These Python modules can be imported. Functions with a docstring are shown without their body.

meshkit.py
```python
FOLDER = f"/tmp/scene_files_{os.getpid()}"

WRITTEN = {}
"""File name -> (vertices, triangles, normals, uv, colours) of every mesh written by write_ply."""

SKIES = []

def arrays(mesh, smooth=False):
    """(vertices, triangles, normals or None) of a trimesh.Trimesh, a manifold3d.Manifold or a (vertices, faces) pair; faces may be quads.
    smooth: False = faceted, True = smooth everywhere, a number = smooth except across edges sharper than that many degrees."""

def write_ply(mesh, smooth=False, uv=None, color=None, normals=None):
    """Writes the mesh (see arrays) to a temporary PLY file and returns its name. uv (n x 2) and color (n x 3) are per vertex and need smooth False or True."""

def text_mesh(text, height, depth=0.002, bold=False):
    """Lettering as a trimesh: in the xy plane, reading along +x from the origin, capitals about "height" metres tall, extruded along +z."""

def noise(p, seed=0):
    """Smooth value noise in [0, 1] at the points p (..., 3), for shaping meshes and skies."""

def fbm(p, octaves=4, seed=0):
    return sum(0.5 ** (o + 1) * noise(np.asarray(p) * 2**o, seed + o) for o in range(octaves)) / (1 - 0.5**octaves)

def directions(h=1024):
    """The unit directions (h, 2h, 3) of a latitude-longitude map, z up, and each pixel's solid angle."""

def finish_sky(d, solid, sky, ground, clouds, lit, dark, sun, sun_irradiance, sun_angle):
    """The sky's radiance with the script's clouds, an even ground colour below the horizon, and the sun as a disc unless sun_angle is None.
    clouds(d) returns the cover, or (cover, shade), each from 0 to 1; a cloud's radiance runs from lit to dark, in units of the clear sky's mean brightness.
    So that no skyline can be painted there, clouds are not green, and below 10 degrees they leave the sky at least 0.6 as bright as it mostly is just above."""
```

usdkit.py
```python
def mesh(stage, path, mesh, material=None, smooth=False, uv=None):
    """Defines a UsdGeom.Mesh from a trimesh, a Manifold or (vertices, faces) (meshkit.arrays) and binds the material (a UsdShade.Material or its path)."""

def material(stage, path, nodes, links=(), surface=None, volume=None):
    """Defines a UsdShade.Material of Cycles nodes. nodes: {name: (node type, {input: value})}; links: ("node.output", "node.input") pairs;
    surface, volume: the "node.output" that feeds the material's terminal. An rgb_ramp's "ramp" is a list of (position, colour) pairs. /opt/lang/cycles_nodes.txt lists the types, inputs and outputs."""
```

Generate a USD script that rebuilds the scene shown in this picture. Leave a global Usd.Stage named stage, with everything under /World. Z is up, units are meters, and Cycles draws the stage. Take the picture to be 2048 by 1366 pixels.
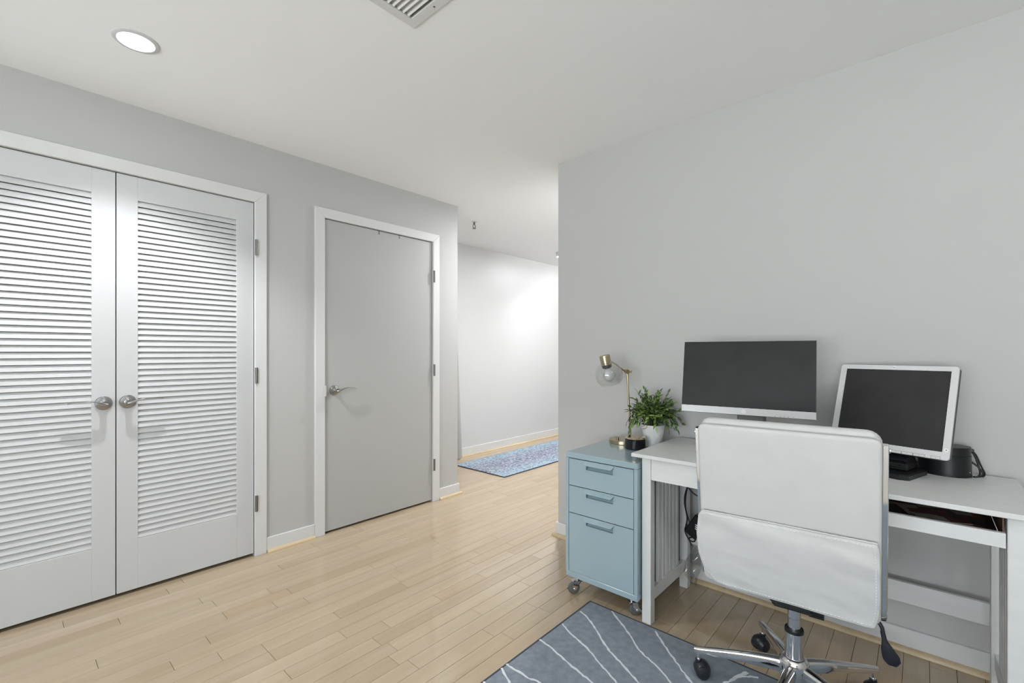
import math, random, re
import numpy as np, trimesh, usdkit, meshkit
from pxr import Usd, UsdGeom, UsdLux, UsdShade, Gf, Sdf
from scipy.spatial import Delaunay
from shapely.geometry import Polygon, Point, box as sbox

stage = Usd.Stage.CreateInMemory()
UsdGeom.SetStageUpAxis(stage, UsdGeom.Tokens.z)
UsdGeom.SetStageMetersPerUnit(stage, 1.0)
UsdGeom.Xform.Define(stage, '/World')
UsdGeom.Scope.Define(stage, '/World/Looks')
PI = math.pi

# ------------------------------------------------------------------ camera
FPX, CY, YAW, EYE = 919.07, 703.15, 0.7293036, 1.2
cam = UsdGeom.Camera.Define(stage, '/World/camera')
cam.CreateHorizontalApertureAttr(36.0)
cam.CreateVerticalApertureAttr(36.0 * 1366 / 2048)
cam.CreateFocalLengthAttr(36.0 * FPX / 2048)
cam.CreateVerticalApertureOffsetAttr((CY - 683) / 2048 * 36.0)
cam.CreateClippingRangeAttr(Gf.Vec2f(0.05, 60))
cs, sn = math.cos(YAW), math.sin(YAW)
cam.AddTransformOp().Set(Gf.Matrix4d(sn, -cs, 0, 0, 0, 0, 1, 0, -cs, -sn, 0, 0, 0, 0, EYE, 1))
cam.CreateExposureAttr(1.27)

# ------------------------------------------------------------------ sky and large lights
DAY = 6.0      # daylight from out of view, through an unseen window behind the camera
LED = 14.0      # glow of the downlight lens before the closets
SPOT = 680.0    # its beam
LED2 = 19.0     # unseen drum light behind the viewpoint, placed to brighten the ceiling
HALL2 = 520.0   # the hall's near downlight, out of view, placed to light the passage
HALL = 30.0     # the hall's unseen drum lights, placed to brighten its ceiling
dome = UsdLux.DomeLight.Define(stage, '/World/sky')
dome.CreateIntensityAttr(0.6); dome.CreateColorAttr(Gf.Vec3f(0.80, 0.90, 1.0))
day = UsdLux.RectLight.Define(stage, '/World/unseen_daylight')
day.CreateWidthAttr(3.2); day.CreateHeightAttr(1.7)
day.CreateIntensityAttr(DAY); day.CreateColorAttr(Gf.Vec3f(0.98, 0.985, 0.98))
# local -z (emission) looks along +x; local x = world y, local y = world z
tilt = math.radians(55)   # aimed upward from out of view to brighten the ceiling
day.AddTransformOp().Set(Gf.Matrix4d(0, -1, 0, 0, -math.sin(tilt), 0, math.cos(tilt), 0, -math.cos(tilt), 0, -math.sin(tilt), 0, -3.4, 0.0, 0.75, 1))

# ------------------------------------------------------------------ helpers
used = {}
def numbered(path):
    n = used.get(path, -1) + 1; used[path] = n
    return path if n == 0 else f'{path}_{n:03d}'
def tag(p, label=None, cat=None, group=None, kind=None):
    p = p.GetPrim() if hasattr(p, 'GetPrim') else p
    for k, v in (('label', label), ('category', cat), ('group', group), ('kind', kind)):
        if v: p.SetCustomDataByKey(k, v)
    return p
def thing(name, label=None, cat=None, loc=(0, 0, 0), rotz=0, group=None, kind=None):
    x = UsdGeom.Xform.Define(stage, numbered('/World/' + name))
    x.AddTranslateOp().Set(Gf.Vec3d(*map(float, loc))); x.AddRotateZOp().Set(float(rotz))
    return tag(x.GetPrim(), label, cat, group, kind)
def obj(name, mesh, mat, parent=None, smooth=False, **kw):
    base = str(parent.GetPath()) if parent is not None else '/World'
    m = usdkit.mesh(stage, numbered(base + '/' + name), mesh, mat, smooth=smooth)
    if kw: tag(m.GetPrim(), **kw)
    return m.GetPrim()
def cat_(*ms): return trimesh.util.concatenate([m for m in ms])
def B(x0, x1, y0, y1, z0, z1, c=0.0):
    """box; c > 0 chamfers all its edges (24 corners, 44 triangles)"""
    if c <= 0:
        b = trimesh.creation.box([x1 - x0, y1 - y0, z1 - z0]); b.apply_translation([(x0 + x1) / 2, (y0 + y1) / 2, (z0 + z1) / 2]); return b
    ps = []
    for X, sx in ((x0, 1), (x1, -1)):
        for Y, sy in ((y0, 1), (y1, -1)):
            for Z, sz in ((z0, 1), (z1, -1)):
                ps += [(X, Y + sy * c, Z + sz * c), (X + sx * c, Y, Z + sz * c), (X + sx * c, Y + sy * c, Z)]
    return trimesh.convex.convex_hull(np.array(ps))
def prism(poly, lo, hi, axis='z'):
    """extrude a 2D polygon; axis z: (x,y)->z, y: (x,z)->y, x: (y,z)->x"""
    p = poly if isinstance(poly, Polygon) else Polygon(poly)
    m = trimesh.creation.extrude_polygon(p, hi - lo, engine='earcut')
    v = m.vertices.copy(); v[:, 2] += lo
    if axis == 'y': v = v[:, [0, 2, 1]]; m = trimesh.Trimesh(v, m.faces[:, ::-1], process=False)
    elif axis == 'x': v = v[:, [2, 0, 1]]; m = trimesh.Trimesh(v, m.faces, process=False)
    else: m = trimesh.Trimesh(v, m.faces, process=False)
    return m
def lathe(prof, n=32, axis='z', at=(0, 0, 0)):
    pr = np.array(prof, float); a = np.linspace(0, 2 * PI, n, endpoint=False)
    v = np.stack([np.outer(pr[:, 0], np.cos(a)), np.outer(pr[:, 0], np.sin(a)), np.repeat(pr[:, 1:2], n, 1)], -1)
    k = len(pr); f = []
    for i in range(k - 1):
        for j in range(n):
            a0, a1, b0, b1 = i * n + j, i * n + (j + 1) % n, (i + 1) * n + j, (i + 1) * n + (j + 1) % n
            f += [(a0, a1, b1), (a0, b1, b0)]
    v = v.reshape(-1, 3)
    m = trimesh.Trimesh(v, np.array(f), process=False)
    m.merge_vertices(); m.update_faces(m.nondegenerate_faces()); m.remove_unreferenced_vertices()
    if axis == 'y': m.vertices = m.vertices[:, [0, 2, 1]]; m.faces = m.faces[:, ::-1]
    elif axis == 'x': m.vertices = m.vertices[:, [2, 0, 1]]
    m.apply_translation(at); return m
def spline(pts, n):
    from scipy.interpolate import CubicSpline
    p = np.array(pts, float); t = np.r_[0, np.cumsum(np.linalg.norm(np.diff(p, axis=0), axis=1))]
    return CubicSpline(t, p)(np.linspace(0, t[-1], n))
def sweep(path, prof, ref=(0, 0, 1), scale=None):
    """sweep a closed 2D profile (list of (a,b): a along ref-ish side, b across) along a path, capped"""
    P = np.array(path, float); T = np.gradient(P, axis=0); T /= np.linalg.norm(T, axis=1)[:, None]
    R = np.array(ref, float); S = R - (T @ R)[:, None] * T; S /= np.maximum(np.linalg.norm(S, axis=1), 1e-9)[:, None]
    N = np.cross(T, S); pr = np.array(prof, float); k = len(pr)
    sc = np.ones((len(P), 2)) if scale is None else np.array(scale, float)
    v = P[:, None] + S[:, None] * (pr[None, :, 0:1] * sc[:, None, 0:1]) + N[:, None] * (pr[None, :, 1:2] * sc[:, None, 1:2])
    n = len(P); f = []
    for i in range(n - 1):
        for j in range(k):
            a, b, c, d = i * k + j, i * k + (j + 1) % k, (i + 1) * k + (j + 1) % k, (i + 1) * k + j
            f += [(a, b, c), (a, c, d)]
    v = v.reshape(-1, 3); e = len(v); v = np.vstack([v, P[0], P[-1]])
    for j in range(k):
        f += [(e, (j + 1) % k, j), (e + 1, (n - 1) * k + j, (n - 1) * k + (j + 1) % k)]
    m = trimesh.Trimesh(v, np.array(f), process=False)
    if m.volume < 0: m.faces = m.faces[:, ::-1]
    return m
def circ(r, n=8, r2=None): return [(r * math.cos(2 * PI * i / n), (r2 or r) * math.sin(2 * PI * i / n)) for i in range(n)]
def tube(path, r, n=8, ref=(0, 0, 1)):
    P = np.array(path, float); d = P[-1] - P[0]
    ref = np.array(ref, float)
    T = np.gradient(P, axis=0); T /= np.linalg.norm(T, axis=1)[:, None]
    if np.abs(T @ ref).max() > 0.97: ref = np.array([0.31, 0.83, 0.2]); ref /= np.linalg.norm(ref)
    return sweep(path, circ(r, n), ref)
def cyl(p, q, r, n=16, r2=None):
    p, q = np.array(p, float), np.array(q, float)
    L = np.linalg.norm(q - p); m = lathe([(0, 0), (r, 0), (r2 or r, L), (0, L)], n)
    m.apply_transform(trimesh.geometry.align_vectors([0, 0, 1], (q - p) / L)); m.apply_translation(p); return m
def rrect(w, h, r, n=6, cx=0, cy=0):
    return Polygon(sbox(cx - w / 2 + r, cy - h / 2 + r, cx + w / 2 - r, cy + h / 2 - r).buffer(r, quad_segs=n).exterior.coords)
def pad(poly, T, r, fn, res=0.015, flat=0.0):
    """a pillow-edged slab over a 2D polygon: thickness T, edges rounded over r; fn maps (a, b, depth) to 3D"""
    x0, y0, x1, y1 = poly.bounds
    ring = poly.exterior; L = ring.length; nb = max(24, int(L / res))
    bp = np.array([ring.interpolate(i * L / nb).coords[0] for i in range(nb)])
    inner = []
    for d in (r * 0.12, r * 0.35, r * 0.7):
        q = poly.buffer(-d)
        if q.is_empty or q.geom_type != 'Polygon': break
        k = max(16, int(q.exterior.length / res)); inner += [q.exterior.interpolate(i * q.exterior.length / k).coords[0] for i in range(k)]
    core = poly.buffer(-r)
    gx, gy = np.meshgrid(np.arange(x0, x1, res), np.arange(y0, y1, res))
    if not core.is_empty: inner += [(a, b) for a, b in zip(gx.ravel(), gy.ravel()) if core.contains(Point(a, b))]
    pts = np.vstack([bp, np.array(inner)]); tri = Delaunay(pts).simplices
    cen = pts[tri].mean(1); keep = [poly.contains(Point(*c)) for c in cen]; tri = tri[keep]
    a = pts[tri]; ar = np.cross(a[:, 1] - a[:, 0], a[:, 2] - a[:, 0]); tri = tri[np.abs(ar) > 1e-12]; ar = ar[np.abs(ar) > 1e-12]
    tri[ar < 0] = tri[ar < 0][:, ::-1]
    d = np.array([ring.distance(Point(*p)) for p in pts]); d[:nb] = 0
    g = np.sqrt(np.clip(1 - (1 - np.minimum(d / r, 1)) ** 2, 0, 1)); g = flat + (1 - flat) * g
    top = np.array([fn(p[0], p[1], T / 2 * k) for p, k in zip(pts, g)]); bot = np.array([fn(p[0], p[1], -T / 2 * k) for p, k in zip(pts, g)])
    n = len(pts); f = [tri, tri[:, ::-1] + n]
    if flat > 0:
        i = np.arange(nb); j = (i + 1) % nb; f += [np.stack([i, i + n, j + n], 1), np.stack([i, j + n, j], 1)]
    m = trimesh.Trimesh(np.vstack([top, bot]), np.vstack(f), process=False)
    m.merge_vertices(digits_vertex=7); m.update_faces(m.nondegenerate_faces())
    if m.volume < 0: m.faces = m.faces[:, ::-1]
    return m
def copy_of(root, loc, rotz, label=None):
    was = root.GetCustomData(); name = re.sub(r'_\d{3}$', '', root.GetName())
    r = thing(name, label or was['label'], was['category'], loc, rotz, was.get('group'))
    r.GetReferences().AddInternalReference(root.GetPath()); r.SetInstanceable(True); return r

# ------------------------------------------------------------------ materials
def mat(name, col, rough=0.5, metal=0.0, var=0.0, vscale=6.0, bump=0.0, bscale=120.0, stretch=None, spec=0.5, **kw):
    n = {'p': ('principled_bsdf', {'base_color': col, 'roughness': rough, 'metallic': metal, 'specular_ior_level': spec, **kw})}; l = []
    if var or bump:
        n['tc'] = ('texture_coordinate', {}); n['mp'] = ('mapping', {'scale': stretch or (1, 1, 1)}); l.append(('tc.object', 'mp.vector'))
    if var:
        n['n'] = ('noise_texture', {'scale': vscale, 'detail': 4.0})
        c = np.array(col); n['r'] = ('rgb_ramp', {'ramp': [(0.3, tuple(np.clip(c * (1 - var), 0, 1))), (0.7, tuple(np.clip(c * (1 + var), 0, 1)))]})
        l += [('mp.vector', 'n.vector'), ('n.fac', 'r.fac'), ('r.color', 'p.base_color')]
    if bump:
        n['bn'] = ('noise_texture', {'scale': bscale, 'detail': 3.0}); n['b'] = ('bump', {'strength': bump, 'distance': 0.002})
        l += [('mp.vector', 'bn.vector'), ('bn.fac', 'b.height'), ('b.normal', 'p.normal')]
    return usdkit.material(stage, '/World/Looks/' + name, n, l, surface='p.BSDF')
def emit(name, col, s):
    return usdkit.material(stage, '/World/Looks/' + name, {'e': ('emission', {'color': col, 'strength': s})}, [], surface='e.emission')
def wood(name, dark, light, rough=0.3, scale=1.0, axis='x', island=False, bump=0.03):
    st = {'x': (1.1, 16, 16), 'y': (16, 1.1, 16), 'z': (16, 16, 1.1)}[axis]
    n = {'g': ('geometry', {}), 'mp': ('mapping', {'scale': tuple(scale * s for s in st)}),
         'n': ('noise_texture', {'scale': 2.2, 'detail': 5.0, 'roughness': 0.6, 'distortion': 0.6}),
         'n2': ('noise_texture', {'scale': 0.55, 'detail': 2.0}),
         'a': ('math', {'math_type': 'add'}), 'h': ('math', {'math_type': 'multiply', 'value2': 0.5}),
         'r': ('rgb_ramp', {'ramp': [(0.25, dark), (0.75, light)]}),
         'b': ('bump', {'strength': bump, 'distance': 0.001}),
         'p': ('principled_bsdf', {'roughness': rough, 'specular_ior_level': 0.9 if rough < .2 else 0.5})}
    l = [('g.position', 'mp.vector'), ('mp.vector', 'n.vector'), ('mp.vector', 'n2.vector'), ('n.fac', 'a.value1'), ('n2.fac', 'a.value2'),
         ('a.value', 'h.value1'), ('h.value', 'r.fac'), ('n.fac', 'b.height'), ('b.normal', 'p.normal')]
    if island:
        n['t'] = ('rgb_ramp', {'ramp': [(0, (0.86, 0.85, 0.83)), (1, (1.1, 1.1, 1.1))]}); n['m'] = ('mix', {'mix_type': 'multiply', 'fac': 1.0})
        l += [('g.random_per_island', 't.fac'), ('r.color', 'm.color1'), ('t.color', 'm.color2'), ('m.color', 'p.base_color')]
    else: l.append(('r.color', 'p.base_color'))
    return usdkit.material(stage, '/World/Looks/' + name, n, l, surface='p.BSDF')

M = {}
M['wall'] = mat('wall_paint', (0.52, 0.518, 0.508), 0.62, bump=0.05, bscale=260, spec=0.3)
M['hall_wall'] = mat('hall_paint', (0.64, 0.64, 0.638), 0.38, bump=0.05, bscale=260)
M['ceiling'] = mat('ceiling_paint', (0.915, 0.922, 0.925), 0.75, spec=0.2)
M['trim'] = mat('trim_paint', (0.70, 0.70, 0.695), 0.42)
M['louvre'] = mat('louvre_paint', (0.62, 0.625, 0.63), 0.42)
M['slab'] = mat('door_paint', (0.455, 0.455, 0.443), 0.48)
M['dark'] = mat('gap_shade', (0.02, 0.018, 0.016), 0.9)  # stands in for the shade inside the cabinet
M['subfloor'] = mat('subfloor_dark', (0.10, 0.07, 0.045), 0.9)
M['steel'] = mat('satin_steel', (0.40, 0.40, 0.39), 0.28, 1.0)
M['hinge'] = mat('hinge_steel', (0.22, 0.22, 0.21), 0.42, 1.0)
M['chrome'] = mat('chrome', (0.78, 0.78, 0.79), 0.07, 1.0)
M['blue'] = mat('blue_enamel', (0.32, 0.42, 0.465), 0.16, coat_weight=0.4)
M['rubber'] = mat('grey_rubber', (0.12, 0.12, 0.12), 0.55)
M['black'] = mat('black_plastic', (0.007, 0.0075, 0.009), 0.34)
M['black_gloss'] = mat('black_glass', (0.008, 0.008, 0.010), 0.06)
M['caster'] = mat('caster_plastic', (0.014, 0.016, 0.022), 0.33)
M['screen'] = mat('screen_black', (0.016, 0.016, 0.0155), 0.42, var=0.25, vscale=9, spec=0.3)
M['screen_matte'] = mat('screen_matte', (0.030, 0.030, 0.029), 0.45, var=0.2, vscale=9, spec=0.3)
M['silver'] = mat('silver_plastic', (0.66, 0.66, 0.66), 0.38)
M['grey_plastic'] = mat('grey_plastic', (0.17, 0.17, 0.165), 0.4)
M['ink'] = mat('dark_ink', (0.10, 0.10, 0.10), 0.6)
M['white_ink'] = mat('white_ink', (0.86, 0.86, 0.86), 0.5)
M['desk'] = mat('desk_paint', (0.70, 0.70, 0.69), 0.42, var=0.025, vscale=7, stretch=(5, 1, 5), bump=0.05, bscale=60)
M['brown'] = mat('brown_fibreboard', (0.17, 0.095, 0.065), 0.6)
M['leather'] = mat('white_leather', (0.585, 0.58, 0.57), 0.5, var=0.02, vscale=14, bump=0.16, bscale=330)
M['thread'] = mat('white_thread', (0.80, 0.80, 0.78), 0.6)
M['brass'] = mat('brushed_brass', (0.47, 0.40, 0.265), 0.26, 1.0)
M['brass_dark'] = mat('aged_brass', (0.37, 0.28, 0.15), 0.25, 1.0)
M['gold'] = mat('polished_gold', (0.66, 0.56, 0.40), 0.08, 1.0)
M['bulb'] = mat('frosted_bulb', (0.70, 0.70, 0.70), 0.12, alpha=0.62)
M['cable'] = mat('cable_black', (0.012, 0.012, 0.013), 0.5)
M['leaf'] = mat('leaf_dark', (0.085, 0.150, 0.036), 0.45)
M['leaf_mid'] = mat('leaf_mid', (0.17, 0.27, 0.060), 0.45)
M['leaf_light'] = mat('leaf_light', (0.30, 0.40, 0.12), 0.45)
M['stem'] = mat('stem_green', (0.06, 0.085, 0.035), 0.6)
M['soil'] = mat('pot_soil', (0.03, 0.022, 0.015), 0.9)
M['pot'] = mat('marbled_ceramic', (0.74, 0.73, 0.72), 0.35, var=0.10, vscale=26)
M['curtain'] = mat('grey_curtain', (0.40, 0.395, 0.38), 0.85)
M['outlet'] = mat('socket_plastic', (0.62, 0.61, 0.58), 0.4)
M['rug'] = mat('rug_grey', (0.245, 0.278, 0.315), 0.95, var=0.13, vscale=38, bump=0.7, bscale=420, spec=0.1)
M['rug_edge'] = mat('rug_binding', (0.075, 0.083, 0.10), 0.95, bump=0.5, bscale=300, spec=0.1)
M['rug_line'] = mat('rug_line', (0.72, 0.74, 0.76), 0.9, bump=0.7, bscale=420, spec=0.1)
M['lamp_on'] = emit('lamp_lens', (0.955, 0.985, 1.0), LED)
M['lamp_on_2'] = emit('lamp_lens_2', (0.98, 0.99, 0.99), LED2)
M['unseen_hall_on'] = emit('unseen_hall_lens', (0.965, 0.985, 1.0), HALL)
M['shoe'] = wood('shoe_maple', (0.50, 0.375, 0.22), (0.66, 0.53, 0.35), 0.35)
PL = [wood(f'maple_{i}', tuple(np.array((0.418, 0.315, 0.205)) * t * w), tuple(np.array((0.512, 0.408, 0.286)) * t * w), 0.085, bump=.012)
      for i, (t, w) in enumerate([(0.92, np.array((1, .985, .96))), (0.97, 1), (1.0, np.array((1, 1, 1.02))), (1.03, 1), (1.07, np.array((1, 1, 1.03))), (0.97, np.array((1.01, .97, .92))), (1.0, np.array((1, 1.005, 1.0)))])]
M['planks'] = wood('maple_far', (0.418, 0.315, 0.205), (0.512, 0.408, 0.286), 0.085, island=True, bump=.012)
def see_through(name, tint, ior, rough=0.02):
    return usdkit.material(stage, '/World/Looks/' + name, {'f': ('layer_weight', {'blend': .5}), 'pw': ('math', {'math_type': 'power', 'value2': ior}), 'ml': ('math', {'math_type': 'multiply_add', 'value2': .75, 'value3': .05}), 't': ('transparent_bsdf', {'color': tint}), 'g': ('glossy_bsdf', {'color': (1, 1, 1), 'roughness': rough}), 'm': ('mix_closure', {})},
                           [('f.facing', 'pw.value1'), ('pw.value', 'ml.value1'), ('ml.value', 'm.fac'), ('t.BSDF', 'm.closure1'), ('g.BSDF', 'm.closure2')], surface='m.closure')
M['pane'] = see_through('window_glass', (0.97, 0.98, 0.98), 5.0)
M['globe'] = see_through('globe_glass', (0.955, 0.96, 0.96), 4.0)
M['film'] = see_through('clear_film', (0.86, 0.86, 0.86), 3.0, 0.12)
# hall runner: blue ground with a purple-grey medallion band
M['runner'] = usdkit.material(stage, '/World/Looks/runner_pile', {
    'g': ('geometry', {}), 's': ('separate_xyz', {}), 'mp': ('mapping', {'scale': (6, 9, 6)}), 'mp2': ('mapping', {'scale': (40, 60, 40)}),
    'v': ('voronoi_texture', {'scale': 1.0, 'feature': 'f1'}), 'n': ('noise_texture', {'scale': 1.0, 'detail': 3.0, 'roughness': 0.8}),
    'n0': ('noise_texture', {'scale': 2.4, 'detail': 2.0}),
    'd': ('math', {'math_type': 'subtract', 'value2': 3.31}), 'ab': ('math', {'math_type': 'absolute'}),
    'mr': ('map_range', {'from_min': 0.08, 'from_max': 0.33, 'to_min': 0.62, 'to_max': 0.0, 'clamp': True}),
    'mm': ('math', {'math_type': 'multiply'}), 'm2': ('math', {'math_type': 'multiply', 'value2': 1.7, 'use_clamp': True}),
    'blue': ('rgb_ramp', {'ramp': [(0.34, (0.10, 0.14, 0.19)), (0.46, (0.27, 0.36, 0.44)), (0.62, (0.46, 0.56, 0.64))]}),
    'pur': ('rgb_ramp', {'ramp': [(0.36, (0.06, 0.05, 0.08)), (0.5, (0.22, 0.15, 0.20)), (0.68, (0.58, 0.62, 0.68))]}),
    'mx': ('mix', {'mix_type': 'mix'}), 'b': ('bump', {'strength': 0.6, 'distance': 0.004}), 'p': ('principled_bsdf', {'roughness': 0.95, 'specular_ior_level': 0.1})},
    [('g.position', 's.vector'), ('g.position', 'mp.vector'), ('g.position', 'mp2.vector'), ('mp.vector', 'v.vector'), ('mp2.vector', 'n.vector'), ('mp.vector', 'n0.vector'),
     ('s.y', 'd.value1'), ('d.value', 'ab.value1'), ('ab.value', 'mr.value'), ('mr.result', 'mm.value1'), ('n0.fac', 'mm.value2'), ('mm.value', 'm2.value1'),
     ('n.fac', 'blue.fac'), ('n.fac', 'pur.fac'), ('m2.value', 'mx.fac'), ('blue.color', 'mx.color1'), ('pur.color', 'mx.color2'), ('mx.color', 'p.base_color'), ('n.fac', 'b.height'), ('b.normal', 'p.normal')], surface='p.BSDF')
M['print'] = usdkit.material(stage, '/World/Looks/printed_cover', {
    'tc': ('texture_coordinate', {}), 'v': ('voronoi_texture', {'scale': 13.0, 'metric': 'chebychev'}), 'r': ('rgb_ramp', {'interpolate': False, 'ramp': [(0, (0.22, 0.08, 0.06)), (0.25, (0.50, 0.46, 0.40)), (0.5, (0.05, 0.05, 0.075)), (0.75, (0.30, 0.15, 0.11))]}),
    'sp': ('separate_color', {}), 'p': ('principled_bsdf', {'roughness': 0.3})},
    [('tc.object', 'v.vector'), ('v.color', 'sp.color'), ('sp.r', 'r.fac'), ('r.color', 'p.base_color')], surface='p.BSDF')
M['paper'] = mat('paper', (0.55, 0.53, 0.50), 0.7)

# ------------------------------------------------------------------ room shell
H, YL, XR, YH = 2.426, 2.93, 2.44, 3.91        # ceiling, closet wall, desk wall, hall wall
XB, YF, XE, YN = -2.6, -2.4, 8.0, 1.775
CL0, CL1, DT = -0.238, 1.004, 2.076            # closet opening
D20, D21 = 1.426, 2.318                        # slab door opening
XL = 2.588                                     # free end of the closet wall
V0, V1, W0, W1 = 0.485, 1.013, 0.870, 1.400    # duct opening in the ceiling
def struct(name, mesh, m, parent=None, **kw):
    return obj(name, mesh, m, parent, kind='structure', **kw) if parent is None else obj(name, mesh, m, parent, **kw)
struct('ceiling', cat_(B(XB - .12, V0, YF - .12, YH + .12, H, H + .1), B(V1, XE + .12, YF - .12, YH + .12, H, H + .1), B(V0, V1, YF - .12, W0, H, H + .1), B(V0, V1, W1, YH + .12, H, H + .1)), M['ceiling'])
struct('wall_left', cat_(B(XB, CL0, YL, YL + .12, 0, H), B(CL1, D20, YL, YL + .12, 0, H), B(D21, XL, YL, YL + .12, 0, H), B(CL0, CL1, YL, YL + .12, DT, H), B(D20, D21, YL, YL + .12, DT, H), B(XL - .12, XL, YL + .12, YH, 0, H)), M['wall'])
struct('wall_right', B(XR, XR + .12, YF, YN, 0, H), M['wall'])
struct('wall_hall', B(XB, XE, YH, YH + .12, 0, H), M['hall_wall'])
struct('wall_hall_near', B(XR + .12, XE, YN - .12, YN, 0, H), M['hall_wall'])
struct('wall_hall_end', B(XE, XE + .12, YN - .12, YH + .12, 0, H), M['hall_wall'])
struct('wall_front', B(XB - .12, XR + .12, YF - .12, YF, 0, H), M['wall'])
WY0, WY1, WZ0, WZ1 = -1.5, 1.5, 0.55, 2.15
struct('wall_back', cat_(B(XB - .12, XB, YF, WY0, 0, H), B(XB - .12, XB, WY1, YH + .12, 0, H), B(XB - .12, XB, WY0, WY1, 0, WZ0), B(XB - .12, XB, WY0, WY1, WZ1, H)), M['wall'])
w = thing('unseen_window_1', 'unseen wide window behind the viewpoint', None, kind='structure')  # out of view; placed to let light in from behind
f = .05
obj('window_frame', cat_(B(XB - .09, XB - .03, WY0, WY1, WZ0, WZ0 + f), B(XB - .09, XB - .03, WY0, WY1, WZ1 - f, WZ1), B(XB - .09, XB - .03, WY0, WY0 + f, WZ0 + f, WZ1 - f), B(XB - .09, XB - .03, WY1 - f, WY1, WZ0 + f, WZ1 - f)), M['trim'], w)
for k in (-.5, .5): obj('mullion', B(XB - .085, XB - .035, k - .025, k + .025, WZ0 + f, WZ1 - f), M['trim'], w)
for a, b in ((WY0 + f, -.525), (-.475, .475), (.525, WY1 - f)): obj('pane', B(XB - .063, XB - .057, a, b, WZ0 + f, WZ1 - f), M['pane'], w)
obj('window_sill', B(XB, XB + .06, WY0 - .04, WY1 + .04, WZ0 - .03, WZ0, .004), M['trim'], w)

# floor: a dark subfloor and maple planks on it, each plank a part
FW, RT = np.array([cs, sn]), np.array([sn, -cs])
def inframe(x, y):
    d = cs * x + sn * y
    if d < .2: return None
    px, py = 1024 + FPX * (sn * x - cs * y) / d, CY + FPX * EYE / d
    return d if (-5 < px < 2053 and py < 1371) else None
floor = thing('floor', 'pale maple strip floor with a satin varnish', None, kind='structure')
obj('subfloor', B(XB - .12, XE + .12, YF - .12, YH + .12, -.12, -.009), M['subfloor'], floor)
rng = random.Random(7)
PW, GAP = 0.0757, 0.0011
rows = []
y = 1.646 - PW * 54
fixed = {4: [1.39], 8: [1.39], -5: [1.432], -2: [1.025], 1: [1.4285], 5: [.583, 1.4], 7: [.583], }
k0 = -54
planks = []
while y < YH:
    if y + PW > YF:
        x = XB - rng.uniform(0, .9); cuts = [x]
        while x < XE:
            x += rng.choice([.33, .45, .6, .75, .95, 1.2]) * rng.uniform(.85, 1.15); cuts.append(x)
        for fx in fixed.get(k0, []):
            cuts = [c for c in cuts if abs(c - fx) > .25] + [fx]
        cuts.sort()
        for a, b in zip(cuts, cuts[1:]):
            a, b = max(a, XB), min(b, XE)
            if b - a < .05: continue
            if a > XR + .02 and y + PW < YN - .1: continue
            score = 0.0
            for i in range(9):
                for j in (.2, .8):
                    X, Y = a + (b - a) * (i + .5) / 9, y + PW * j
                    if Y > YL and X < XL - .05: continue
                    if X < 1.9 and Y < 1.19: continue
                    if X > XR and (cs * X + sn * Y) and (sn * X - cs * Y) / (cs * X + sn * Y) > .104: continue
                    d = inframe(X, Y)
                    if d: score += (b - a) * PW * EYE / d ** 3
            planks.append((score, a, b, y))
    y += PW; k0 += 1
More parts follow.
